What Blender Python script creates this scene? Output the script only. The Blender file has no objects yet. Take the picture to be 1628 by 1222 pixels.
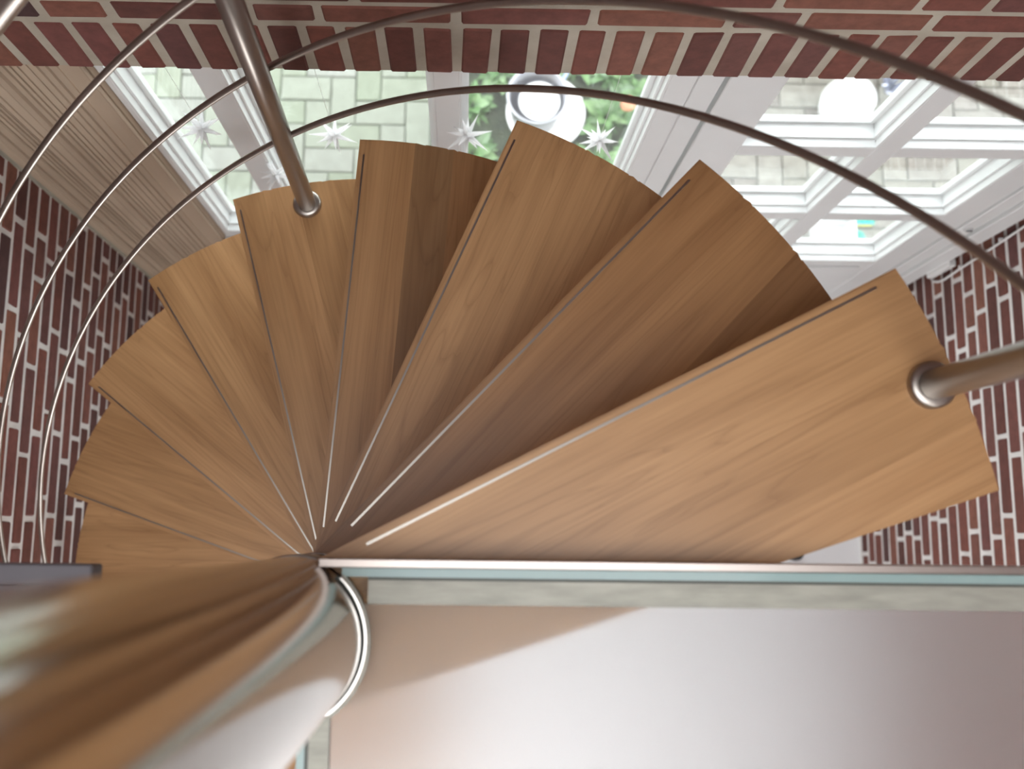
import bpy, bmesh, math, random
from mathutils import Vector, Matrix
random.seed(7)
S = bpy.context.scene
COL = S.collection
PI = math.pi

# ---------------------------------------------------------------- camera
cd = bpy.data.cameras.new('camera'); cam = bpy.data.objects.new('camera', cd); COL.objects.link(cam)
FPX = 1638.95
cd.sensor_fit = 'HORIZONTAL'; cd.sensor_width = 36.0; cd.lens = FPX / 1628 * 36.0
cd.shift_x = (814 - 754.085) / 1628; cd.shift_y = -(611 - 577.398) / 1628
cd.clip_start = 0.02; cd.clip_end = 60
cam.location = (0.186167, 0.106102, 0.941351)
cam.rotation_euler = (0.1679996, -0.0107422, 0.0115681)
cd.dof.use_dof = True; cd.dof.focus_distance = 1.65; cd.dof.aperture_fstop = 3.6
S.camera = cam

# ---------------------------------------------------------------- sky, sun, exposure
w = bpy.data.worlds.new('overcast_sky'); S.world = w; w.use_nodes = True
bg = w.node_tree.nodes['Background']
bg.inputs['Color'].default_value = (0.96, 0.97, 1.0, 1); bg.inputs['Strength'].default_value = 2.1
S.view_settings.view_transform = 'Standard'; S.view_settings.look = 'None'
S.view_settings.gamma = 1; S.view_settings.use_curve_mapping = False
S.view_settings.exposure = 1.40
def area(name, loc, rot, sx, sy, power, col):
    ld = bpy.data.lights.new(name, 'AREA'); ld.shape = 'RECTANGLE'; ld.size = sx; ld.size_y = sy; ld.energy = power; ld.color = col
    o = bpy.data.objects.new(name, ld); COL.objects.link(o); o.location = loc; o.rotation_euler = rot
# fill lights added out of view on both floors to brighten the interior
area('upper_fill_light', (1.50, -1.25, 1.25), (math.radians(80), 0, math.radians(42)), 1.1, 1.6, 4, (1.0, .98, .95))
area('lower_fill_light', (.25, -1.86, -1.85), (math.radians(90), 0, math.radians(-16)), 1.5, 1.7, 21, (1.0, .99, 1.0))
S.cycles.max_bounces = 10; S.cycles.transmission_bounces = 8; S.cycles.diffuse_bounces = 5
S.cycles.glossy_bounces = 4; S.cycles.transparent_max_bounces = 12

# ---------------------------------------------------------------- materials
def mat(name, color=(.8, .8, .8), rough=.5, metal=0.0, **kw):
    m = bpy.data.materials.new(name); m.use_nodes = True
    b = m.node_tree.nodes['Principled BSDF']
    b.inputs['Base Color'].default_value = (*color, 1)
    b.inputs['Roughness'].default_value = rough; b.inputs['Metallic'].default_value = metal
    for k, v in kw.items(): b.inputs[k.replace('_', ' ')].default_value = v
    return m
def N(m, t, **kw):
    n = m.node_tree.nodes.new(t)
    for k, v in kw.items():
        if k.startswith('i_'): n.inputs[k[2:].replace('_', ' ')].default_value = v
        else: setattr(n, k, v)
    return n
def L(m, a, b): m.node_tree.links.new(a, b)
def BS(m): return m.node_tree.nodes['Principled BSDF']
def ramp(m, fac, stops):
    r = N(m, 'ShaderNodeValToRGB'); e = r.color_ramp.elements
    while len(e) < len(stops): e.new(.5)
    for x, (p, c) in zip(e, stops): x.position = p; x.color = (*c, 1)
    L(m, fac, r.inputs[0]); return r.outputs[0]
def noisy(m, c1, c2, scale=6, detail=5, bump=.1, bscale=None, vec=(1, 1, 1), lo=.3, hi=.7, dist=.002):
    tc = N(m, 'ShaderNodeTexCoord'); mp = N(m, 'ShaderNodeMapping'); mp.inputs['Scale'].default_value = vec
    L(m, tc.outputs['Object'], mp.inputs[0])
    n = N(m, 'ShaderNodeTexNoise', i_Scale=scale, i_Detail=detail); L(m, mp.outputs[0], n.inputs['Vector'])
    L(m, ramp(m, n.outputs[0], [(lo, c1), (hi, c2)]), BS(m).inputs['Base Color'])
    if bump:
        n2 = N(m, 'ShaderNodeTexNoise', i_Scale=bscale or scale * 8, i_Detail=4); L(m, mp.outputs[0], n2.inputs['Vector'])
        bp = N(m, 'ShaderNodeBump', i_Strength=bump, i_Distance=dist); L(m, n2.outputs[0], bp.inputs['Height'])
        L(m, bp.outputs[0], BS(m).inputs['Normal'])
    return m
def varied(m, stops, scale=40, amt=.35, bump=.25, dist=.0015, extra=None):
    """colour per object and per island, plus a speckle"""
    oi = N(m, 'ShaderNodeObjectInfo'); g = N(m, 'ShaderNodeNewGeometry')
    ad = N(m, 'ShaderNodeMath', operation='ADD'); L(m, oi.outputs['Random'], ad.inputs[0]); L(m, g.outputs['Random Per Island'], ad.inputs[1])
    fr = N(m, 'ShaderNodeMath', operation='FRACT'); L(m, ad.outputs[0], fr.inputs[0])
    base = ramp(m, fr.outputs[0], stops)
    tc = N(m, 'ShaderNodeTexCoord')
    off = N(m, 'ShaderNodeVectorMath', operation='ADD'); L(m, tc.outputs['Object'], off.inputs[0]); L(m, oi.outputs['Location'], off.inputs[1])
    n = N(m, 'ShaderNodeTexNoise', i_Scale=scale, i_Detail=6, i_Roughness=.65); L(m, off.outputs[0], n.inputs['Vector'])
    mx = N(m, 'ShaderNodeMix', data_type='RGBA', blend_type='MULTIPLY'); mx.inputs[0].default_value = amt
    L(m, base, mx.inputs[6])
    L(m, ramp(m, n.outputs[0], [(.3, (.25, .22, .2)), (.65, (1.25, 1.25, 1.25))]), mx.inputs[7])
    L(m, mx.outputs[2], BS(m).inputs['Base Color'])
    bp = N(m, 'ShaderNodeBump', i_Strength=bump, i_Distance=dist); L(m, n.outputs[0], bp.inputs['Height'])
    L(m, bp.outputs[0], BS(m).inputs['Normal'])
    return m

M = {}
M['brick'] = varied(mat('red_brick', rough=.85), [(0, (.085, .029, .023)), (.25, (.14, .045, .033)), (.45, (.18, .058, .040)), (.6, (.12, .045, .041)), (.75, (.21, .080, .050)), (.9, (.165, .054, .046)), (1, (.065, .029, .028))])
M['mortar'] = noisy(mat('light_mortar', rough=.95), (.36, .32, .255), (.46, .42, .345), scale=14, bump=.4, bscale=160)
M['mortar_white'] = noisy(mat('white_mortar', rough=.95), (.60, .58, .56), (.74, .72, .70), scale=14, bump=.4, bscale=160)
M['white'] = noisy(mat('white_paint', rough=.35), (.68, .695, .69), (.73, .745, .74), scale=5, bump=0)
M['floor'] = noisy(mat('white_floor', rough=.3), (.76, .76, .77), (.84, .84, .85), scale=2.5, bump=.03)
M['plaster'] = noisy(mat('white_plaster', rough=.9), (.68, .67, .65), (.76, .75, .73), scale=3, bump=.1)
M['curtain'] = noisy(mat('beige_fabric', rough=.9), (.40, .31, .225), (.50, .40, .30), scale=9, bump=.2, bscale=500, vec=(1, 1, .05))
M['steel'] = noisy(mat('brushed_steel', (.50, .46, .41), .34, 1.0), (.36, .33, .295), (.46, .42, .38), scale=20, bump=.02, bscale=300, vec=(1, 1, .02))
M['column'] = noisy(mat('polished_steel', (.62, .58, .54), .13, 1.0), (.60, .57, .53), (.70, .67, .63), scale=15, bump=.0, vec=(1, 1, .02))
M['strip'] = mat('aluminium_strip', (.36, .33, .29), .28, 1.0)
M['bar'] = mat('satin_steel_bar', (.50, .44, .40), .34, 1.0)
M['dark_steel'] = mat('dark_grey_steel', (.16, .155, .17), .5, .2)
M['satin'] = noisy(mat('satin_profile', rough=.5), (.29, .29, .245), (.41, .405, .345), scale=18, bump=.05, vec=(1, 5, 1))
M['satin'].node_tree.nodes['Principled BSDF'].inputs['Metallic'].default_value = .25
M['seal'] = mat('dark_seal', (.09, .10, .085), .5)
M['edge_glass'] = mat('green_edge_glass', (.45, .62, .60), .15, 0.0, Transmission_Weight=.35, IOR=1.45)
M['frost'] = mat('frosted_glass', (.95, .96, .96), .40, 0.0, Transmission_Weight=1.0, IOR=1.35)
M['felt'] = mat('white_felt', (.88, .88, .89), .8)
_m = M['felt']; _t = N(_m, 'ShaderNodeBsdfTranslucent'); _t.inputs[0].default_value = (.9, .9, .9, 1); _x = N(_m, 'ShaderNodeMixShader'); _x.inputs[0].default_value = .7
L(_m, BS(_m).outputs[0], _x.inputs[1]); L(_m, _t.outputs[0], _x.inputs[2]); L(_m, _x.outputs[0], _m.node_tree.nodes['Material Output'].inputs[0])
M['thread'] = mat('white_thread', (.8, .8, .8), .8)
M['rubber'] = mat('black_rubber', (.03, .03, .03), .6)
M['cable'] = mat('white_plastic', (.75, .75, .74), .4)
M['paver'] = varied(mat('mossy_paver', rough=.9), [(0, (.205, .23, .175)), (.4, (.22, .24, .19)), (.7, (.235, .25, .21)), (1, (.245, .25, .225))], scale=22, amt=.22)
M['paver_grey'] = varied(mat('grey_beige_paver', rough=.9), [(0, (.20, .19, .16)), (.4, (.24, .225, .195)), (.7, (.26, .245, .22)), (1, (.19, .165, .15))], scale=22, amt=.4)
M['sand'] = noisy(mat('joint_sand', rough=1), (.14, .16, .13), (.22, .24, .20), scale=20, bump=.4)
M['soil'] = noisy(mat('dark_soil', rough=1), (.035, .045, .03), (.08, .10, .06), scale=14, bump=.8, dist=.02)
M['leaf'] = varied(mat('garden_leaf', rough=.5), [(0, (.07, .15, .05)), (.4, (.13, .25, .09)), (.7, (.21, .33, .15)), (1, (.17, .25, .16))], amt=.2)
M['zinc'] = noisy(mat('zinc_bucket', (.5, .5, .52), .4, .9), (.34, .34, .37), (.5, .5, .54), scale=9, bump=.1)
M['china'] = mat('white_ceramic', (.86, .86, .86), .25)
M['terra'] = mat('orange_petal', (.75, .33, .20), .6)
M['teal'] = mat('teal_plastic', (.02, .42, .33), .35)
M['yellow'] = mat('yellow_plastic', (.75, .68, .05), .4)
M['ribbon'] = mat('blue_ribbon', (.32, .36, .75), .5)
M['fence'] = varied(mat('weathered_wood', rough=.9), [(0, (.40, .34, .25)), (.5, (.50, .43, .33)), (1, (.46, .36, .30))], scale=12, amt=.4)
M['twig'] = mat('silver_twig', (.55, .57, .7), .35, .6)

def glass_mat():
    m = bpy.data.materials.new('window_glass'); m.use_nodes = True; nt = m.node_tree; nt.nodes.clear()
    o = N(m, 'ShaderNodeOutputMaterial'); t = N(m, 'ShaderNodeBsdfTransparent'); t.inputs[0].default_value = (.94, .97, .96, 1)
    g = N(m, 'ShaderNodeBsdfGlossy'); g.inputs['Roughness'].default_value = .02
    ge = N(m, 'ShaderNodeNewGeometry'); dt = N(m, 'ShaderNodeVectorMath', operation='DOT_PRODUCT')
    L(m, ge.outputs['Normal'], dt.inputs[0]); L(m, ge.outputs['Incoming'], dt.inputs[1])
    ab = N(m, 'ShaderNodeMath', operation='ABSOLUTE'); L(m, dt.outputs['Value'], ab.inputs[0])
    su = N(m, 'ShaderNodeMath', operation='SUBTRACT'); su.inputs[0].default_value = 1.0; L(m, ab.outputs[0], su.inputs[1])
    pw = N(m, 'ShaderNodeMath', operation='POWER'); L(m, su.outputs[0], pw.inputs[0]); pw.inputs[1].default_value = 5.0
    ma = N(m, 'ShaderNodeMath', operation='MULTIPLY_ADD'); L(m, pw.outputs[0], ma.inputs[0]); ma.inputs[1].default_value = .96; ma.inputs[2].default_value = .04
    mx = N(m, 'ShaderNodeMixShader')
    L(m, ma.outputs[0], mx.inputs[0]); L(m, t.outputs[0], mx.inputs[1]); L(m, g.outputs[0], mx.inputs[2]); L(m, mx.outputs[0], o.inputs[0])
    return m
M['glass'] = glass_mat()

def oak_mat(name, k, g=1.0, bl=1.0):
    m = mat(name, rough=.37); b = BS(m)
    oi = N(m, 'ShaderNodeObjectInfo'); tc = N(m, 'ShaderNodeTexCoord')
    mul = N(m, 'ShaderNodeMath', operation='MULTIPLY'); mul.inputs[1].default_value = 37.0; L(m, oi.outputs['Random'], mul.inputs[0])
    cb = N(m, 'ShaderNodeCombineXYZ'); L(m, mul.outputs[0], cb.inputs[0]); L(m, mul.outputs[0], cb.inputs[1])
    ad = N(m, 'ShaderNodeVectorMath', operation='ADD'); L(m, tc.outputs['Object'], ad.inputs[0]); L(m, cb.outputs[0], ad.inputs[1])
    # cathedral figure: warped rings stretched along the board
    mp = N(m, 'ShaderNodeMapping'); mp.inputs['Scale'].default_value = (.55, 7.0, 7.0); L(m, ad.outputs[0], mp.inputs[0])
    n1 = N(m, 'ShaderNodeTexNoise', i_Scale=1.6, i_Detail=3, i_Distortion=.6); L(m, mp.outputs[0], n1.inputs['Vector'])
    rg = N(m, 'ShaderNodeMath', operation='MULTIPLY'); rg.inputs[1].default_value = 11; L(m, n1.outputs[0], rg.inputs[0])
    fr = N(m, 'ShaderNodeMath', operation='FRACT'); L(m, rg.outputs[0], fr.inputs[0])
    # fine fibre
    mp2 = N(m, 'ShaderNodeMapping'); mp2.inputs['Scale'].default_value = (5, 190, 190); L(m, ad.outputs[0], mp2.inputs[0])
    n2 = N(m, 'ShaderNodeTexNoise', i_Scale=1.0, i_Detail=4, i_Roughness=.6); L(m, mp2.outputs[0], n2.inputs['Vector'])
    mp3 = N(m, 'ShaderNodeMapping'); mp3.inputs['Scale'].default_value = (1.6, 14, 14); L(m, ad.outputs[0], mp3.inputs[0])
    n3 = N(m, 'ShaderNodeTexNoise', i_Scale=1.5, i_Detail=3); L(m, mp3.outputs[0], n3.inputs['Vector'])
    base = ramp(m, n3.outputs[0], [(.3, (.38 * k, .205 * k * g, .086 * k * bl)), (.7, (.53 * k, .308 * k * g, .142 * k * bl))])
    tone = ramp(m, oi.outputs['Random'], [(0, (.90, .88, .86)), (.5, (1, 1, 1)), (1, (1.08, 1.08, 1.10))])
    def mult(a, bb, f):
        x = N(m, 'ShaderNodeMix', data_type='RGBA', blend_type='MULTIPLY'); x.inputs[0].default_value = f; L(m, a, x.inputs[6]); L(m, bb, x.inputs[7]); return x.outputs[2]
    c = mult(base, tone, 1.0)
    c = mult(c, ramp(m, fr.outputs[0], [(0, (.90, .88, .86)), (.25, (1.03, 1.03, 1.03)), (.85, (1, 1, 1)), (1, (.80, .76, .72))]), .8)
    c = mult(c, ramp(m, n2.outputs[0], [(.38, (.82, .79, .76)), (.58, (1.04, 1.04, 1.04))]), .45)
    L(m, c, b.inputs['Base Color'])
    bp = N(m, 'ShaderNodeBump', i_Strength=.06, i_Distance=.001); L(m, n2.outputs[0], bp.inputs['Height']); L(m, bp.outputs[0], b.inputs['Normal'])
    return m
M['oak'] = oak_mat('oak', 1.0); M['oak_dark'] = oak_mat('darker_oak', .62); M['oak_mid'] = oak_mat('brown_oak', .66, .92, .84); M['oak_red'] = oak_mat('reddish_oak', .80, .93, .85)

# ---------------------------------------------------------------- helpers
def link(o, parent=None):
    COL.objects.link(o)
    if parent: o.parent = parent
    return o
def mesh_of(bm, name, m, smooth=False):
    me = bpy.data.meshes.new(name); bm.to_mesh(me); bm.free(); me.materials.append(m)
    if smooth:
        for p in me.polygons: p.use_smooth = True
    return me
def obj(name, bm, m, parent=None, smooth=False):
    return link(bpy.data.objects.new(name, mesh_of(bm, name, m, smooth)), parent)
def tag(o, label=None, cat=None, group=None, kind=None):
    if label: o['label'] = label
    if cat: o['category'] = cat
    if group: o['group'] = group
    if kind: o['kind'] = kind
    return o
def thing(name, label, cat, loc=(0, 0, 0), rz=0, group=None):
    o = bpy.data.objects.new(name, None); o.empty_display_size = .05; link(o)
    o.location = loc; o.rotation_euler = (0, 0, rz)
    return tag(o, label, cat, group)
def box(bm, x0, x1, y0, y1, z0, z1):
    v = [bm.verts.new((x, y, z)) for x in (x0, x1) for y in (y0, y1) for z in (z0, z1)]
    for f in ((0, 1, 3, 2), (4, 6, 7, 5), (0, 4, 5, 1), (2, 3, 7, 6), (0, 2, 6, 4), (1, 5, 7, 3)):
        bm.faces.new([v[i] for i in f])
    return v
def bxs(*bb, bevel=0):
    bm = bmesh.new()
    for b in bb: box(bm, *b)
    if bevel: bmesh.ops.bevel(bm, geom=list(bm.edges), offset=bevel, segments=1, affect='EDGES')
    return bm
def tube(bm, pts, r, seg=12, cap=True):
    pts = [Vector(p) for p in pts]; rings = []; up = None
    for i, p in enumerate(pts):
        t = (pts[min(i + 1, len(pts) - 1)] - pts[max(i - 1, 0)]).normalized()
        if up is None: up = t.orthogonal().normalized()
        up = (up - t * up.dot(t)).normalized(); s = t.cross(up)
        rr = r[i] if isinstance(r, (list, tuple)) else r
        rings.append([bm.verts.new(p + (up * math.cos(a) + s * math.sin(a)) * rr) for a in [2 * PI * k / seg for k in range(seg)]])
    for a, b in zip(rings, rings[1:]):
        for k in range(seg): bm.faces.new((a[k], a[(k + 1) % seg], b[(k + 1) % seg], b[k])).smooth = True
    if cap: bm.faces.new(rings[0][::-1]); bm.faces.new(rings[-1])
    return bm
def lathe(bm, prof, seg=32, c=(0, 0)):
    rings = [[bm.verts.new((c[0] + r * math.cos(2 * PI * k / seg), c[1] + r * math.sin(2 * PI * k / seg), z)) for k in range(seg)] for r, z in prof]
    for a, b in zip(rings, rings[1:]):
        for k in range(seg): bm.faces.new((a[k], a[(k + 1) % seg], b[(k + 1) % seg], b[k])).smooth = True
    return bm
def ring_frame(bm, x0, x1, z0, z1, wd, y0, y1):
    box(bm, x0, x0 + wd, y0, y1, z0, z1); box(bm, x1 - wd, x1, y0, y1, z0, z1)
    box(bm, x0 + wd, x1 - wd, y0, y1, z0, z0 + wd); box(bm, x0 + wd, x1 - wd, y0, y1, z1 - wd, z1)

ZF = -2.86         # ground floor
XL, XR = -.84, 1.63
ZT = 2.30          # top of the walls of the upper floor
YB = -1.9          # back of the stairwell

# ---------------------------------------------------------------- floor and walls
fl = obj('floor', bxs((XL - .1, XR + .1, YB, 1.02, ZF - .1, ZF)), M['floor']); tag(fl, 'white smooth floor at the foot of the stairs', kind='structure')

_cache = {}
def brick_mesh(kind, ln, h, dep):
    """ln along the course, h high, dep thick; kind: which axis faces the room"""
    k = (kind, round(ln * 200), round(h * 1000), random.randrange(3))
    if k in _cache: return _cache[k]
    bm = bmesh.new(); j = lambda: random.uniform(-.0016, .0016)
    if kind == 'x': d = (dep / 2, ln / 2, h / 2)
    else: d = (ln / 2, dep / 2, h / 2)
    for v in box(bm, -d[0], d[0], -d[1], d[1], -d[2], d[2]): v.co += Vector((0 if kind == 'x' else j(), j() if kind == 'x' else 0, j()))
    bmesh.ops.bevel(bm, geom=list(bm.edges), offset=.003, segments=1, affect='EDGES')
    me = mesh_of(bm, 'brick', M['brick']); _cache[k] = me; return me
def put_brick(kind, ln, h, dep, loc, parent):
    o = bpy.data.objects.new('brick', brick_mesh(kind, ln, h, dep)); o.location = loc; link(o, parent); return o

def side_wall(name, label, X, sgn, z0, joints, ylo, yhi, zlo, zhi, seen):
    """brick courses running along y; sgn = direction the face looks; seen(y,z) -> brick of its own"""
    face = X; back = X - sgn * .0030
    a, b = sorted((back, X - sgn * .10))
    wl = obj(name, bxs((a, b, ylo, yhi, zlo, zhi)), M['mortar_white']); tag(wl, label, kind='structure')
    rest = bmesh.new()
    n0 = math.ceil((zlo + .03 - z0) / .0625); n1 = math.floor((zhi - .03 - z0) / .0625)
    n_in = 0
    for n in range(n0, n1 + 1):
        z = z0 + n * .0625
        js = sorted(joints.get(n, []))
        if not js: js = [random.choice((.078, .140, .187)) + (0 if n % 2 else .105)]
        full = [js[0]]
        for q in js[1:]:
            while q - full[-1] > .27: full.append(full[-1] + .21)
            if q - full[-1] > .07: full.append(q)
        while full[-1] < yhi: full.append(full[-1] + .21)
        while full[0] > ylo: full.insert(0, full[0] - .21)
        for a_, b_ in zip(full, full[1:]):
            a2, b2 = max(a_ + .0068, ylo), min(b_ - .0068, yhi)
            if b2 - a2 < .02: continue
            x = face - sgn * .010 + random.uniform(-.0009, .0009)
            yc, ln = (a2 + b2) / 2, b2 - a2
            if seen(yc, z) and n_in < 295:
                put_brick('x', ln, .0465 + random.uniform(-.001, .001), .02, (x, yc, z), wl); n_in += 1
            else:
                box(rest, x - .01, x + .01, a2, b2, z - .0232, z + .0232)
    r = obj('brickwork', rest, M['brick'], wl); r['kind'] = 'stuff'
    return wl
JL = {-21: [.767], -22: [.607, .812], -23: [.765, .347, .138], -24: [.286, .078, .494, .707, .812], -25: [.554, .139, .343, .766], -26: [.603, .194, .401], -27: [.564, .15, .354, .771], -28: [.288, .5, .705, .082], -29: [.147, .765, .558, .354], -31: [.662], -32: [.636]}
JR = {-27: [.821], -28: [.76, .339, .548], -29: [.81, .392, .183], -30: [.335, .127, .541, .75], -31: [.082, .817], -32: [.662, .141], -33: [.713, .079], -34: [.854], -35: [.175], -37: [.064], -38: [.124], -40: [.119], -45: [.068]}
side_wall('wall_left', 'red brick side wall with pale joints beside the curtain, dim', XL, 1, .0233, JL, YB, .926, ZF, ZT,
          lambda y, z: y > -.25 and z < -.85)
side_wall('wall_right', 'bright red brick side wall with white joints beside the glazed door', XR, -1, .0021, JR, YB, .955, ZF, ZT,
          lambda y, z: y > -.25 and z < -1.05)

# front wall: soldier course over the window, stretchers above
YW = .9086; ZS = -.7575
wf = obj('wall_front', bxs((XL - .1, 1.165, YW + .0032, YW + .11, ZS + .004, ZT), (1.165, XR + .1, YW + .0032, YW + .11, -.30, ZT),
                           (XL - .1, -.50, .947, 1.03, ZF, ZS + .004), (-.50, .66, .955, 1.03, ZF, -1.90)), M['mortar'])
tag(wf, 'red brick wall over the window, soldier course lowest, cream joints', kind='structure')
for i in range(-4, 28):
    xa = -.5842 + .0625 * i
    if xa > 1.14: continue
    o = put_brick('y', .0468 + random.uniform(-.002, .001), .157 + random.uniform(-.004, .002), .10, (xa + .03125, YW + .05, ZS + .0805), wf)
    o.rotation_euler = (0, random.uniform(-.012, .012), 0)
def stretch_row(z, js):
    for a_, b_ in zip(js, js[1:]):
        put_brick('y', b_ - a_ - .015, .048, .02, ((a_ + b_) / 2, YW + .010, z), wf)
stretch_row(-.587 + .0312, [-.92, -.70, -.484, -.377, -.155, -.052, .164, .381, .595, .707, .912, 1.128, 1.165])
stretch_row(-.587 + .0937, [-.85, -.64, -.425, -.21, .01, .225, .441, .657, .870, .976, 1.19, 1.40, 1.62])
rest = bmesh.new(); k = 0; z = -.587 + .1562
while z < ZT - .03:
    x = XL - .11 * (k % 2)
    while x < XR:
        box(rest, max(x, XL) + .005, min(x + .21, XR), YW, YW + .02, z - .0255, z + .0255); x += .216
    z += .0625; k += 1
r = obj('brickwork', rest, M['brick'], wf); r['kind'] = 'stuff'
wb = obj('wall_back', bxs((XL - .1, XR + .1, YB - .1, YB, ZF, ZT)), M['plaster']); tag(wb, 'white plastered wall behind the stairwell', kind='structure')

ROOF = (-.70, 1.20, -1.70, .25)     # opening added in the unseen ceiling to let sky light onto the stair
bm = bxs((XL - .1, ROOF[0], YB - .1, 1.03, ZT, ZT + .15), (ROOF[1], XR + .1, YB - .1, 1.03, ZT, ZT + .15), (ROOF[0], ROOF[1], YB - .1, ROOF[2], ZT, ZT + .15), (ROOF[0], ROOF[1], ROOF[3], 1.03, ZT, ZT + .15))
ce = obj('ceiling', bm, M['plaster']); tag(ce, 'white ceiling with an opening added for sky light above the stairs', kind='structure')

# ---------------------------------------------------------------- window
YFc = .94
def beads(x0, x1, z0, z1, parent, name='glazing_bead'):
    bm = bmesh.new()
    for ya, yb, ins in ((YFc + .001, YFc + .020, .004), (YFc + .020, YFc + .025, .010), (YFc + .025, YFc + .052, .007), (YFc + .052, YFc + .066, .018)):
        ring_frame(bm, x0 - .001, x1 + .001, z0 - .001, z1 + .001, ins, ya, yb)
    obj(name, bm, M['white'], parent)
    p = obj('pane', bxs((x0 + .010, x1 - .010, YFc + .060, YFc + .064, z0 + .010, z1 - .010)), M['glass'], parent)
win = bpy.data.objects.new('window_1', None); link(win); win.location = (0, 0, 0)
tag(win, 'white framed window of three lights under the brick soldier course', kind='structure')
ZB, ZTw = -1.83, -.60
wx = [(-.481, -.320), (-.268, .119), (.169, .555)]
def frame_part(name, *b):
    return obj(name, bxs(b, bevel=.002), M['white'], win)
frame_part('frame_side', -.495, -.481, YFc, 1.01, ZB - .05, ZTw + .05)
frame_part('mullion', -.320, -.268, YFc, 1.01, ZB, ZTw)
frame_part('mullion', .119, .169, YFc, 1.01, ZB, ZTw)
frame_part('frame_side', .555, .605, YFc, 1.01, ZB - .05, ZTw + .05)
frame_part('frame_side', .607, .656, YFc + .003, 1.01, ZF, ZTw + .05)
frame_part('bottom_rail', -.481, .555, YFc, 1.01, ZB - .05, ZB)
frame_part('top_rail', -.481, .555, YFc, 1.01, ZTw, ZTw + .05)
for a, b in wx: beads(a, b, ZB, ZTw, win)
sill = obj('trim_1', bxs((-.50, .606, .925, 1.0, ZB - .075, ZB - .05), bevel=.003), M['white']); tag(sill, 'white painted window sill board', kind='structure')

# ---------------------------------------------------------------- glazed door
door = bpy.data.objects.new('door_1', None); link(door)
tag(door, 'white panelled door with two columns of small panes, right of the window', kind='structure')
def dpart(name, *b, bevel=.002, m='white'):
    return obj(name, bxs(b, bevel=bevel), M[m], door)
DX0, DX1, DZ1 = .664, 1.497, -.27
rows = [(-1.152 - .449 * i, -.752 - .449 * i) for i in range(-1, 3)]
cx = [(.768, 1.062), (1.111, 1.416)]
dpart('stile', DX0, .768, YFc, 1.0, ZF + .015, DZ1)
dpart('stile', 1.416, DX1, YFc, 1.0, ZF + .015, DZ1)
dpart('bottom_panel', .768, 1.416, YFc, 1.0, ZF + .015, rows[-1][0])
dpart('raised_panel', .80, 1.387, YFc - .007, YFc, ZF + .06, -2.105)
dpart('top_rail', .768, 1.416, YFc, 1.0, rows[0][1], DZ1)
dpart('muntin', 1.062, 1.111, YFc, 1.0, rows[-1][0], rows[0][1])
for (z0, z1), (z2, z3) in zip(rows, rows[1:]):
    for a, b in cx: dpart('muntin', a, b, YFc, 1.0, z3, z0)
for z0, z1 in rows:
    for a, b in cx: beads(a, b, z0, z1, door)
dpart('jamb', 1.500, 1.545, YFc - .006, 1.01, ZF, DZ1 + .06)
dpart('jamb', 1.548, 1.605, YFc - .016, 1.01, ZF, DZ1 + .06)
dpart('head_jamb', .66, 1.605, YFc, 1.01, DZ1 + .004, DZ1 + .06)
dpart('gap_shade_strip', 1.606, 1.6285, YFc + .006, 1.0, ZF, DZ1 + .06, bevel=0, m='rubber')  # black strip standing in for the shadow in the gap beside the jamb
bm = bmesh.new(); box(bm, 1.505, 1.533, YFc - .012, YFc - .005, -1.76, -1.69); box(bm, 1.508, 1.53, YFc - .014, YFc - .0115, -1.700, -1.694)
obj('strike_plate', bm, M['cable'], door)
bm = bmesh.new(); box(bm, 1.512, 1.528, YFc - .0155, YFc - .0135, -1.689, -1.684); obj('keyhole', bm, M['rubber'], door)
thr = obj('trim_2', bxs((.656, 1.61, .95, 1.12, ZF - .03, ZF + .012)), M['mortar']); tag(thr, 'pale stone threshold under the glazed door', kind='structure')

# ---------------------------------------------------------------- curtain at the left of the window
ct = thing('curtain', 'beige pleated curtain hanging between the brick wall and the window', 'curtain', (-.66, .93, ZF + .02))
bm = bmesh.new(); xs = [-.838]; ys = [.938]
x = -.838
while x < -.565:
    wd = random.choice((.006, .009, .012, .018, .024)); d = random.uniform(.002, .007)
    xs += [x + wd * .15, x + wd * .85, x + wd]; ys += [.934 - d, .934 - d - random.uniform(-.003, .003), .938]; x += wd
xs += [-.560, -.512, -.500, -.497]; ys += [.930, .929, .933, .943]
xs = [v + .66 for v in xs]; ys = [v - .93 for v in ys]
za, zb = 0, (ZS - .004) - (ZF + .02)
f_ = [[bm.verts.new((a, b, zz)) for a, b in zip(xs, ys)] for zz in (za, zb)]
g_ = [[bm.verts.new((a, b + .002, zz)) for a, b in zip(xs, ys)] for zz in (za, zb)]
for i in range(len(xs) - 1):
    bm.faces.new((f_[0][i], f_[0][i + 1], f_[1][i + 1], f_[1][i])); bm.faces.new((g_[0][i + 1], g_[0][i], g_[1][i], g_[1][i + 1]))
    bm.faces.new((f_[1][i], f_[1][i + 1], g_[1][i + 1], g_[1][i]))
obj('pleated_cloth', bm, M['curtain'], ct)
bm = bmesh.new(); tube(bm, [(.156, -.004, za), (.156, -.004, zb)], .004, 6); obj('hem', bm, M['curtain'], ct)

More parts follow.
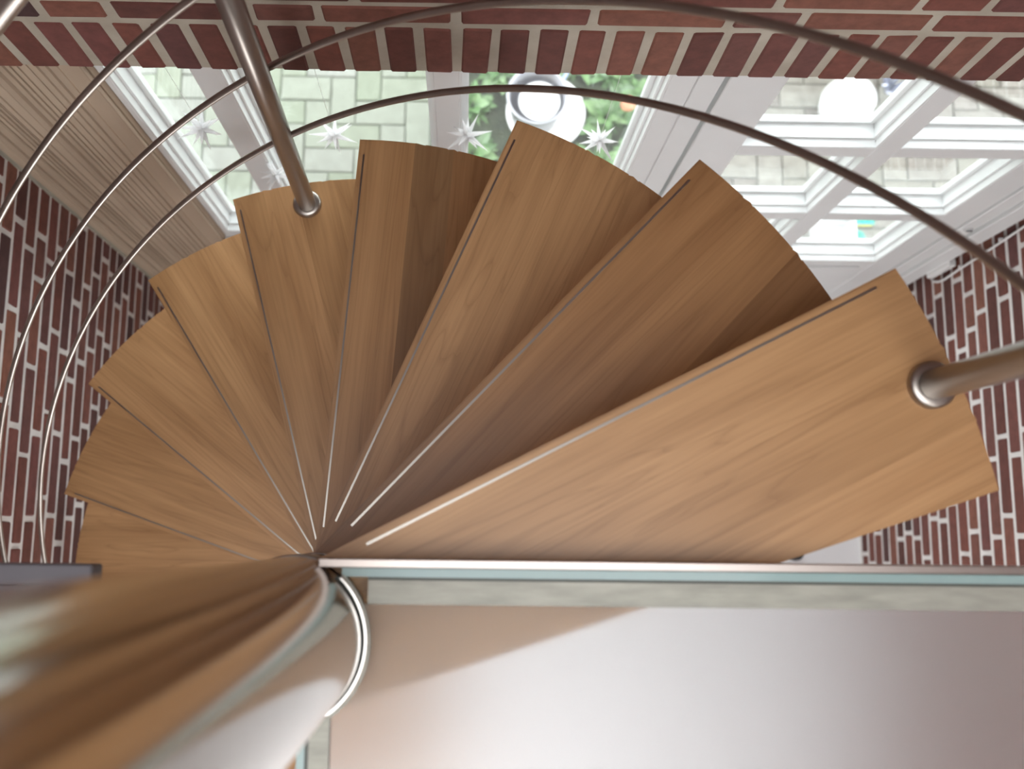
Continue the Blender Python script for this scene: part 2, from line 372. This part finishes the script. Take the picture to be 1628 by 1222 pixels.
# ---------------------------------------------------------------- white stars hanging at the window
def star_mesh(seed):
    rnd = random.Random(seed); bm = bmesh.new(); n = 14; off = rnd.uniform(0, 6)
    for k in range(n):
        zz = 1 - 2 * (k + .5) / n; a = k * 2.39996 + off; rr = math.sqrt(1 - zz * zz); ln = rnd.uniform(.040, .060)
        d = Vector((rr * math.cos(a), zz * .8, rr * math.sin(a))).normalized()
        u = d.orthogonal().normalized(); s = d.cross(u); wd = .0075
        bs = [bm.verts.new(u * wd), bm.verts.new(s * wd), bm.verts.new(-u * wd), bm.verts.new(-s * wd)]
        tip = bm.verts.new(d * ln)
        for q in range(4): bm.faces.new((bs[q], bs[(q + 1) % 4], tip))
    return mesh_of(bm, 'star', M['felt'])
stars = [(-.356, -1.05, 'white spiky star hanging in the narrow left light of the window'),
         (-.090, -1.075, 'white spiky star hanging over the mossy pavers, right of the steel post'),
         (-.252, -1.315, 'white spiky star lowest of all, half hidden behind the steel post'),
         (.184, -1.065, 'white spiky star hanging before the middle mullion of the window'),
         (.4576, -1.08, 'white spiky star hanging before the garden plants, beside the glazed door')]
for i, (x, z, lb) in enumerate(stars):
    t = thing('hanging_star', lb, 'star', (x, .921, z), group='white stars hanging at the window')
    o = link(bpy.data.objects.new('spiky_star', star_mesh(i + 3)), t)
    bm = bmesh.new(); tube(bm, [(0, .002, .01), (0, .006, ZS - z + .002)], .0004, 4); obj('thread', bm, M['thread'], t)

# ---------------------------------------------------------------- the spiral stair
H, DT = .19, math.radians(19.143)
corner = {1: (.7917, 31.61), 2: (.7915, 50.92), 3: (.7909, 70.71), 4: (.7870, 90.16), 5: (.7835, 109.53), 6: (.7840, 127.12), 7: (.7825, 146.28), 8: (.7830, 165.33), 9: (.7900, 184.6)}
THK = .042
def clip(poly, a, b, c):
    """keep a*x+b*y <= c"""
    out = []
    for i in range(len(poly)):
        p, q = poly[i], poly[(i + 1) % len(poly)]; dp, dq = a * p[0] + b * p[1] - c, a * q[0] + b * q[1] - c
        if dp <= 0: out.append(p)
        if (dp < 0 < dq) or (dq < 0 < dp):
            s = dp / (dp - dq); out.append((p[0] + s * (q[0] - p[0]), p[1] + s * (q[1] - p[1])))
    return out
def tread_outline(R, r0=.0865, nose=.060, rear_deg=19.57):
    phi = math.asin(nose / R)                       # corner angle from local x axis
    pts = []
    a0, a1 = phi, phi - math.radians(rear_deg)
    for i in range(15):
        a = a0 + (a1 - a0) * i / 14; pts.append((R * math.cos(a), R * math.sin(a)))
    # rear edge runs to a tangent of the column, offset .087 on the other side
    rx, ry = pts[-1]; ang = math.atan2(ry, rx) + math.asin(.087 / R)   # direction of rear edge
    tx, ty = .087 * math.sin(ang), -.087 * math.cos(ang)
    pts.append((tx, ty))
    b0 = math.atan2(ty, tx); b1 = math.asin(nose / r0)
    for i in range(11):
        a = b0 + (b1 - b0) * i / 10; pts.append((r0 * math.cos(a), r0 * math.sin(a)))
    return pts
def stave_obj(poly, full_edges, parent, m='oak'):
    bm = bmesh.new(); top = [bm.verts.new((x, y, 0)) for x, y in poly]; bot = [bm.verts.new((x, y, -THK)) for x, y in poly]
    n = len(poly); bm.faces.new(top); bm.faces.new(bot[::-1])
    for i in range(n): bm.faces.new((top[i], bot[i], bot[(i + 1) % n], top[(i + 1) % n]))
    bmesh.ops.recalc_face_normals(bm, faces=bm.faces)
    # round over the outside edges only
    ed = []
    for e in bm.edges:
        a, b = e.verts
        if abs(a.co.z - b.co.z) < 1e-6 and all(full_edges(v.co) for v in (a, b)) and full_edges((a.co + b.co) / 2): ed.append(e)
    if ed:
        try: bmesh.ops.bevel(bm, geom=ed, offset=.0025, segments=2, affect='EDGES')
        except Exception: pass
    return obj('stave', bm, M[m], parent)
ords = ['topmost and nearest', 'second', 'third', 'fourth', 'fifth', 'sixth', 'seventh', 'eighth', 'ninth']
tlab = {1: 'topmost oak winder tread, its wide end carrying the right steel post',
        2: 'reddish brown oak winder tread just below the topmost, shade painted into its rear stave',
        3: 'oak winder tread third from the top, its tip before the round bucket outside',
        4: 'oak winder tread fourth from the top, a dark stave along its rear',
        5: 'pale oak winder tread fifth from the top, pierced by the left steel post',
        6: 'pale oak winder tread sixth from the top, left of the tread with the left post',
        7: 'oak winder tread seventh from the top, its tip against the left brick wall',
        8: 'oak winder tread eighth from the top, second from the lowest seen at left',
        9: 'lowest oak winder tread seen at left, cut off by the glass landing edge'}
for k in range(1, 15):
    R, ac = corner.get(k, (.79, 184.6 + 19.14 * (k - 9)))
    rz = math.radians(ac) - math.asin(.060 / R)
    lb = tlab.get(k)
    if lb is None: lb = ['blurred oak tread turning on beneath the glass landing, %s below the lowest open one' % w_ for w_ in ('first', 'second', 'third', 'fourth', 'fifth')][k - 10]
    t = thing('stair_tread', lb, 'stair tread', (0, 0, -H * k), rz, 'oak treads of the spiral stair')
    out = tread_outline(R)
    cuts = {4: [-.037, -.105], 1: [-.045, -.13], 2: [-.03, -.12], 3: [-.06, -.14], 5: [.0, -.06, -.13], 6: [-.02, -.10]}.get(k, sorted([random.uniform(-.03, .01), random.uniform(-.10, -.07), random.uniform(-.17, -.14)], reverse=True))
    edges = [.2] + cuts + [-.4]
    inner = lambda c, cuts=cuts: not any(abs(c.y - q) < 1e-5 for q in cuts)
    for si, (hi, lo) in enumerate(zip(edges, edges[1:])):
        p = clip(clip(out, 0, 1, hi), 0, -1, -lo)
        if len(p) > 2: stave_obj(p, inner, t, 'oak_dark' if (k, si) in ((4, 1),) else 'oak_mid' if (k, si) in ((4, 2), (2, 2)) else 'oak_red' if k == 2 else 'oak')  # brown stave: wood tone on the fourth tread, painted shade at the second's rear
    obj('grip_strip', bxs((.118, .757, .0485, .0515, -.004, .0008)), M['strip'], t)
    bm = bmesh.new(); lathe(bm, [(.0842, -THK), (.0862, -THK), (.0862, -.10), (.0842, -.10)], 40); obj('hub_sleeve', bm, M['steel'], t)

colm = thing('stair_column', 'polished steel centre column of the spiral stair, large at lower left', 'column', (0, 0, ZF))
bm = bmesh.new(); lathe(bm, [(.0001, 3.78), (.074, 3.78), (.0835, 3.772), (.084, 3.765), (.084, .012)], 96); obj('tube', bm, M['column'], colm)
bm = bmesh.new(); lathe(bm, [(.084, .012), (.14, .012), (.145, .008), (.145, 0)], 48); obj('base_plate', bm, M['steel'], colm)

# ---------------------------------------------------------------- posts
def post(name, lb, base, top, ln):
    t = thing(name, lb, 'post', base, group='steel posts of the stair railing')
    b = Vector(base); d = (Vector(top) - b).normalized()
    bm = bmesh.new(); tube(bm, [d * 0.001, d * ln], .0168, 32); obj('tube', bm, M['steel'], t)
    bm = bmesh.new(); lathe(bm, [(.0168, .010), (.0235, .010), (.0265, .007), (.027, 0.0005)], 40); obj('flange', bm, M['steel'], t)
    bm = bmesh.new(); tube(bm, [(0, 0, .0005), (0, 0, -THK - .012)], .012, 16); bm2 = obj('bolt', bm, M['steel'], t)
    return t
post('railing_post', 'left steel post standing on the pale fifth tread', (-.119, .730, -.95), (-.1004, .7346, -.2), .985)
post('railing_post', 'right steel post with round flange on the topmost tread', (.705, .280, -.19), (.7075, .2768, 0), .985)

# ---------------------------------------------------------------- rods and handrail
def helix(R, z0, sl, cx_, cy_, a0, a1, n=150):
    return [(R * math.cos(a) + cx_, R * math.sin(a) + cy_, z0 - sl * (a - 1.732)) for a in [a0 + (a1 - a0) * i / n for i in range(n + 1)]]
def rail(name, lb, cat, pts, r, m='steel', group=None):
    t = thing(name, lb, cat, pts[0], group=group)
    o = Vector(pts[0]); bm = bmesh.new(); tube(bm, [Vector(p) - o for p in pts], r, 16); obj('bar', bm, M[m], t)
    for e, s in ((0, 1), (-1, -1)):
        bm = bmesh.new(); c = Vector(pts[e]) - o; bmesh.ops.create_uvsphere(bm, u_segments=16, v_segments=8, radius=r * 1.02, matrix=Matrix.Translation(c)); obj('end_cap', bm, M[m], t, True)
    return t
G = 'curved rods of the stair railing'
rail('railing_rod', 'highest thin curved rod, sweeping through the upper left corner only', 'rod', helix(.737, -.163, .585, .003, .003, 1.20, 3.55), .0052, group=G)
rail('railing_rod', 'middle thin curved rod, crossing the brick soldier course', 'rod', helix(.744, -.446, .562, -.006, .018, .33, 3.45), .0052, group=G)
rail('railing_rod', 'lowest thin curved rod, arching over the window and past the treads', 'rod', helix(.740, -.634, .565, -.002, 0, .33, 3.25), .0050, group=G)
rail('handrail', 'thicker steel handrail just entering the upper left corner', 'handrail', helix(.74, .066, .5684, 0, 0, 1.2, 3.6), .0175)

# ---------------------------------------------------------------- glass landing
ZG = -.150
land = thing('glass_landing', 'frosted glass landing in a grey metal edge profile, lower right', 'landing', (.8, -.4, ZG))
def lp(name, m, *bb, bevel=0): return obj(name, bxs(*[(b[0] - .8, b[1] - .8, b[2] + .4, b[3] + .4, b[4] - ZG, b[5] - ZG) for b in bb], bevel=bevel), M[m], land)
XG = XR - .008
def corner_cut(x0, y0, x1, y1, r, z0, z1, m, name):
    """rectangle with a round bite about the stair axis out of its left front corner"""
    pts = [(x1, y1), (x1, y0), (x0, y0)]
    a0 = math.atan2(-math.sqrt(max(r * r - x0 * x0, 0)), x0); a1 = math.asin(min(y1 / r, 1))
    for i in range(25):
        a = a0 + (a1 - a0) * i / 24; pts.append((r * math.cos(a), r * math.sin(a)))
    bm = bmesh.new(); pts = [(p[0] - .8, p[1] + .4) for p in pts]
    top = [bm.verts.new((*p, z1 - ZG)) for p in pts]; bot = [bm.verts.new((*p, z0 - ZG)) for p in pts]; n = len(pts)
    bm.faces.new(top); bm.faces.new(bot)
    for i in range(n): bm.faces.new((top[i], top[(i + 1) % n], bot[(i + 1) % n], bot[i]))
    bmesh.ops.recalc_face_normals(bm, faces=bm.faces)
    return obj(name, bm, M[m], land)
corner_cut(.0535, -1.5, XG, .038, .092, ZG - .012, ZG, 'frost', 'glass_panel')
lp('edge_profile', 'satin', (.0885, XG, .038, .0625, ZG - .014, ZG + .0004))
lp('edge_profile', 'satin', (.033, .0535, -1.5, -.0755, ZG - .014, ZG + .0004))
lp('seal', 'seal', (.088, XG, .0625, .0655, ZG - .014, ZG - .0005), (.029, .033, -1.5, -.080, ZG - .014, ZG - .0005))
lp('glass_edge', 'edge_glass', (.061, XG, .0655, .0745, ZG - .012, ZG), (.021, .029, -1.5, -.083, ZG - .012, ZG))
lp('edge_bar', 'bar', (.036, XG, .0745, .0838, ZG - .034, ZG - .002), bevel=.001)
def arc_strip(name, r0, r1, z0, z1, a0, a1, m, n=40):
    bm = bmesh.new(); pr = [(r0, z0), (r0, z1), (r1, z1), (r1, z0)]; rows_ = []
    for i in range(n + 1):
        a = a0 + (a1 - a0) * i / n; rows_.append([bm.verts.new((r * math.cos(a) - .8, r * math.sin(a) + .4, z)) for r, z in pr])
    for a, b in zip(rows_, rows_[1:]):
        for k in range(4): bm.faces.new((a[k], b[k], b[(k + 1) % 4], a[(k + 1) % 4]))
    bm.faces.new(rows_[0]); bm.faces.new(rows_[-1][::-1]); bmesh.ops.recalc_face_normals(bm, faces=bm.faces)
    return obj(name, bm, M[m], land)
arc_strip('ring', .0868, .0888, -.016, .003, math.radians(-74), math.radians(47), 'column')
arc_strip('ring', .0900, .0925, -.016, .002, math.radians(-74), math.radians(47), 'satin')
arc_strip('ring_seal', .0845, .0868, -.016, -.004, math.radians(-78), math.radians(50), 'seal')
beam = thing('edge_beam', 'blurred grey steel edge beam left of the column', 'beam', (-.53, .057, -.17))
obj('web', bxs((-.33, .33, -.004, .018, -.02, .012), bevel=.002), M['dark_steel'], beam)
obj('flange', bxs((-.33, .33, -.010, -.0045, -.03, .012)), M['dark_steel'], beam)

# ---------------------------------------------------------------- cable and box at the right wall
cb = thing('wall_cable', 'thin white cable clipped to the right brick wall beside the door', 'cable', (1.62, .905, -1.2))
bm = bmesh.new()
path = [(1.624, .930, -.95), (1.624, .921, -1.3), (1.624, .9165, -1.60), (1.625, .905, -1.80), (1.624, .896, -1.975), (1.624, .890, -2.06), (1.624, .893, -2.10), (1.624, .903, -2.135), (1.624, .916, -2.145), (1.624, .921, -2.13)]
P2 = []
for i in range(len(path) - 1):
    a, b = Vector(path[i]), Vector(path[i + 1]); P2 += [a.lerp(b, t / 3) for t in range(3)]
P2.append(Vector(path[-1]))
tube(bm, [p - Vector((1.62, .905, -1.2)) for p in P2], .0035, 8); obj('cord', bm, M['cable'], cb)
for zz in (-1.45, -1.72, -1.95): obj('clip', bxs((-.004, .008, .910 - .905 + (.012 if zz > -1.5 else 0 if zz > -1.8 else -.014), .918 - .905 + (.012 if zz > -1.5 else 0 if zz > -1.8 else -.014), zz + 1.2 - .004, zz + 1.2 + .004)), M['cable'], cb)
jb = thing('junction_box', 'small white cable box low in the corner by the door frame', 'box', (1.61, .923, -2.05))
obj('cover', bxs((-.010, .012, -.014, .011, -.075, .075), bevel=.003), M['cable'], jb)
ds = thing('door_stop', 'small dark stop on the white floor, just past the landing edge', 'door stop', (1.395, .065, ZF))
bm = bmesh.new(); lathe(bm, [(.0001, .03), (.018, .03), (.024, .022), (.026, 0)], 20); obj('rubber_cap', bm, M['rubber'], ds)

# ---------------------------------------------------------------- garden outside
ZO = -2.95
gd = obj('garden_ground', bxs((-6, 7, 1.03, 9, ZO - .1, ZO - .012)), M['sand']); tag(gd, 'dark sand bed under the mossy garden pavers', kind='structure')
pv = bpy.data.objects.new('paver_terrace', None); link(pv); tag(pv, 'mossy grey green pavers laid in herringbone outside the window', 'paving')
pmesh = []
for v in range(4):
    bm = bxs((-.098, .098, -.048, .048, -.05, 0)); bmesh.ops.bevel(bm, geom=[e for e in bm.edges if abs(e.verts[0].co.z) < 1e-6 and abs(e.verts[1].co.z) < 1e-6], offset=.004, segments=1, affect='EDGES')
    for q in bm.verts: q.co.xy += Vector((random.uniform(-.001, .001), random.uniform(-.001, .001)))
    pmesh.append(mesh_of(bm, 'paver', M['paver']))
pmesh_g = []
for me in pmesh:
    g_m = me.copy(); g_m.materials.clear(); g_m.materials.append(M['paver_grey']); pmesh_g.append(g_m)
restp = bmesh.new(); cnt = 0
def bed(x, y): return .08 < x < .93 and 1.42 < y < 2.35
# 90 degree herringbone on a 0.1 grid: cell class (i - j) mod 4 -> 0,1 horizontal pair, 2,3 vertical pair
cells = []
for i in range(-20, 48):
    for j in range(0, 26):
        q = (i - j) % 4
        if q == 0: cells.append((i + 1, j + .5, 0))
        if q == 3: cells.append((i + .5, j + 1, 1))
for gx, gy, rot in cells:
    x, y = gx * .1 - .066, 1.03 + gy * .1 + .095
    if y < 1.10 or bed(x, y): continue
    if -1.0 < x < 2.7 and y < 2.15 and cnt < 295:
        o = bpy.data.objects.new('paver', random.choice(pmesh_g if x > 1.0 else pmesh)); o.location = (x, y, ZO + random.uniform(-.003, .002)); o.rotation_euler = (0, 0, rot * PI / 2 + random.uniform(-.008, .008)); link(o, pv); cnt += 1
    else:
        a, b = (.098, .048) if not rot else (.048, .098); box(restp, x - a, x + a, y - b, y + b, ZO - .05, ZO)
r = obj('far_pavers', restp, M['paver'], pv); r['kind'] = 'stuff'
soil = obj('planting_bed', bxs((.08, .93, 1.42, 2.35, ZO - .02, ZO + .012), bevel=.006), M['soil']); tag(soil, 'dark soil bed full of plants outside the middle of the window', 'soil')

def plant(x, y, n, size, seed, lb):
    rnd = random.Random(seed); t = thing('garden_plant', lb, 'plant', (x, y, ZO + .012), group='green plants in the bed outside the window')
    bm = bmesh.new()
    for i in range(n):
        a = rnd.uniform(0, 2 * PI); el = rnd.uniform(.25, 1.2); ln = size * rnd.uniform(.6, 1.1)
        d = Vector((math.cos(a) * math.cos(el), math.sin(a) * math.cos(el), math.sin(el)))
        s = Vector((-math.sin(a), math.cos(a), 0)); wd = ln * rnd.uniform(.10, .17); prev = None
        for q in range(5):
            f = q / 4; c = d * ln * f + Vector((0, 0, -ln * .45 * f * f)); ww = wd * math.sin(PI * min(f * .92 + .08, 1))
            cur = (bm.verts.new(c - s * ww), bm.verts.new(c + Vector((0, 0, -ww * .35))), bm.verts.new(c + s * ww))
            if prev:
                bm.faces.new((prev[0], prev[1], cur[1], cur[0])); bm.faces.new((prev[1], prev[2], cur[2], cur[1]))
            prev = cur
    obj('leaves', bm, M['leaf'], t)
    bm = bmesh.new(); tube(bm, [(0, 0, -.005), (.004, 0, size * .35)], [.006, .003], 6); obj('stem', bm, M['soil'], t)
spots = [(.20, 1.60, .13), (.20, 1.80, .12), (.30, 1.96, .13), (.17, 2.02, .12), (.45, 2.06, .12), (.62, 2.0, .13), (.76, 1.95, .13), (.73, 1.76, .13), (.84, 1.62, .11), (.70, 1.56, .12), (.56, 1.50, .11), (.36, 1.50, .12), (.88, 1.86, .10), (.85, 2.1, .12), (.60, 2.18, .12), (.35, 2.2, .12)]
wh = ['left of the bucket, nearest the window', 'left of the bucket, beside the mullion', 'behind the bucket, to its left', 'in the far left corner of the bed', 'straight behind the bucket', 'behind the bucket, to its right, by the ribbon', 'far right behind the white star', 'right of the white dish, middle of the bed', 'near the right edge of the bed, close to the window',
      'right of the bucket, near the window', 'in front of the bucket, right', 'in front of the bucket, left', 'at the right rim of the bed, under the bead', 'in the far right corner of the bed', 'at the far rim of the bed, right of its middle', 'at the far rim of the bed, left of its middle']
for i, ((x, y, s), lb) in enumerate(zip(spots, wh)): plant(x, y, 44, s * 1.15, i + 50, 'leafy green garden plant ' + lb)

bk = thing('metal_bucket', 'round grey metal bucket with white dish inside, outside the window', 'bucket', (.4447, 1.756, ZO + .055))
bm = bmesh.new(); lathe(bm, [(.0001, .002), (.085, .002), (.108, .17), (.112, .172), (.113, .166), (.089, 0), (.0001, 0)], 40); obj('body', bm, M['zinc'], bk)
bm = bmesh.new(); tube(bm, [(.112 * math.cos(a), .112 * math.sin(a), .172) for a in [2 * PI * i / 40 for i in range(41)]], .006, 8, False); obj('rim', bm, M['zinc'], bk)
ch = thing('white_dish', 'white dish lying in the round metal bucket', 'dish', (.455, 1.75, ZO + .17))
bm = bmesh.new(); lathe(bm, [(.0001, .004), (.05, .004), (.078, .022), (.080, .020), (.052, 0), (.0001, 0)], 32); obj('bowl', bm, M['china'], ch)
bm = bmesh.new(); tube(bm, [(.05 * math.cos(a) , .05 * math.sin(a) - .01, .012) for a in [3.7 + 1.9 * i / 10 for i in range(11)]], .005, 6); obj('orange_peel', bm, M['terra'], ch)
pd = thing('plant_saucer', 'wide white saucer under the round metal bucket', 'saucer', (.49, 1.765, ZO + .012))
bm = bmesh.new(); lathe(bm, [(.0001, .04), (.135, .04), (.150, .043), (.155, .036), (.14, 0), (.0001, 0)], 40); obj('dish', bm, M['china'], pd)
bm = bmesh.new(); lathe(bm, [(.150, .043), (.157, .040), (.155, .034)], 40); obj('rim', bm, M['china'], pd)
rb = thing('blue_ribbon', 'short blue ribbon sticking up behind the bucket', 'ribbon', (.575, 1.93, ZO + .012))
obj('strip', bxs((-.006, .006, -.05, .05, .05, .054)), M['ribbon'], rb); bpy.context.view_layer.update(); rb.rotation_euler = (0, 0, -.5)
obj('stick', bxs((-.003, .003, -.003, .003, 0, .05)), M['twig'], rb)
fp = thing('pink_flower', 'pale orange pink flower head among the plants by the door post', 'flower', (.80, 1.765, ZO + .012))
bm = bmesh.new(); bmesh.ops.create_icosphere(bm, subdivisions=2, radius=.03, matrix=Matrix.Translation((0, 0, .13)))
for v in bm.verts: v.co += v.co.normalized() * random.uniform(-.006, .006)
obj('petals', bm, M['terra'], fp); bm = bmesh.new(); tube(bm, [(0, 0, 0), (0, 0, .12)], .003, 6); obj('stem', bm, M['leaf'], fp)

# things outside the door
wp = thing('white_pot', 'rounded white pot outside the upper left door pane', 'pot', (1.665, 1.80, ZO))
bm = bmesh.new(); lathe(bm, [(.0001, .20), (.05, .205), (.09, .17), (.105, .10), (.09, .03), (.065, 0), (.0001, 0)], 32); obj('body', bm, M['china'], wp)
bm = bmesh.new(); tube(bm, [(.052 * math.cos(a), .052 * math.sin(a), .204) for a in [2 * PI * i / 24 for i in range(25)]], .006, 8, False); obj('lip', bm, M['china'], wp)
tw = thing('silver_twigs', 'bundle of silvery white twigs behind the rounded white pot', 'twigs', (1.86, 1.90, ZO))
for i in range(16):
    a = random.uniform(0, 2 * PI); bm = bmesh.new(); l_ = random.uniform(.10, .16)
    tube(bm, [(0, 0, .01), (math.cos(a) * l_ * .5, math.sin(a) * l_ * .5, .12), (math.cos(a) * l_, math.sin(a) * l_, .20 + random.uniform(-.05, .05))], [.009, .008, .004], 6); obj('twig', bm, M['twig'], tw)
bx_ = thing('white_box', 'open white plastic tub outside the lowest door panes', 'tub', (1.60, 1.27, ZO))
obj('side', bxs((-.07, .07, -.07, -.062, 0, .12), (-.07, .07, .062, .07, 0, .12), (-.07, -.062, -.062, .062, 0, .12), (.062, .07, -.062, .062, 0, .12)), M['china'], bx_)
obj('base', bxs((-.062, .062, -.062, .062, 0, .01)), M['china'], bx_)
sc = thing('teal_scoop', 'small teal plastic scoop beside the white tub', 'scoop', (1.705, 1.275, ZO))
bm = bmesh.new(); lathe(bm, [(.0001, .004), (.026, .004), (.034, .03), (.030, .03), (.022, .008), (.0001, .008)], 20); obj('bowl', bm, M['teal'], sc)
bm = bmesh.new(); tube(bm, [(-.03, 0, .028), (-.075, -.015, .03)], .007, 8); obj('handle', bm, M['teal'], sc)
yb = thing('yellow_sponge', 'small yellow thing behind the teal scoop', 'sponge', (1.74, 1.345, ZO))
obj('block', bxs((-.035, .035, -.014, .014, 0, .03), bevel=.005), M['yellow'], yb); obj('pad', bxs((-.035, .035, -.014, .014, .0305, .034)), M['teal'], yb)
# garden fence at the far right, behind the terrace
fe = thing('garden_fence', 'weathered upright board fence beyond the terrace', 'fence', (3.0, 2.6, ZO))
for i in range(22): obj('board', bxs((-2.0 + i * .10, -2.0 + i * .10 + .09, -.01, .01, 0, 1.1), bevel=.003), M['fence'], fe)
for zz in (.2, .8): obj('rail', bxs((-2.0, .2, .01, .04, zz, zz + .07)), M['fence'], fe)
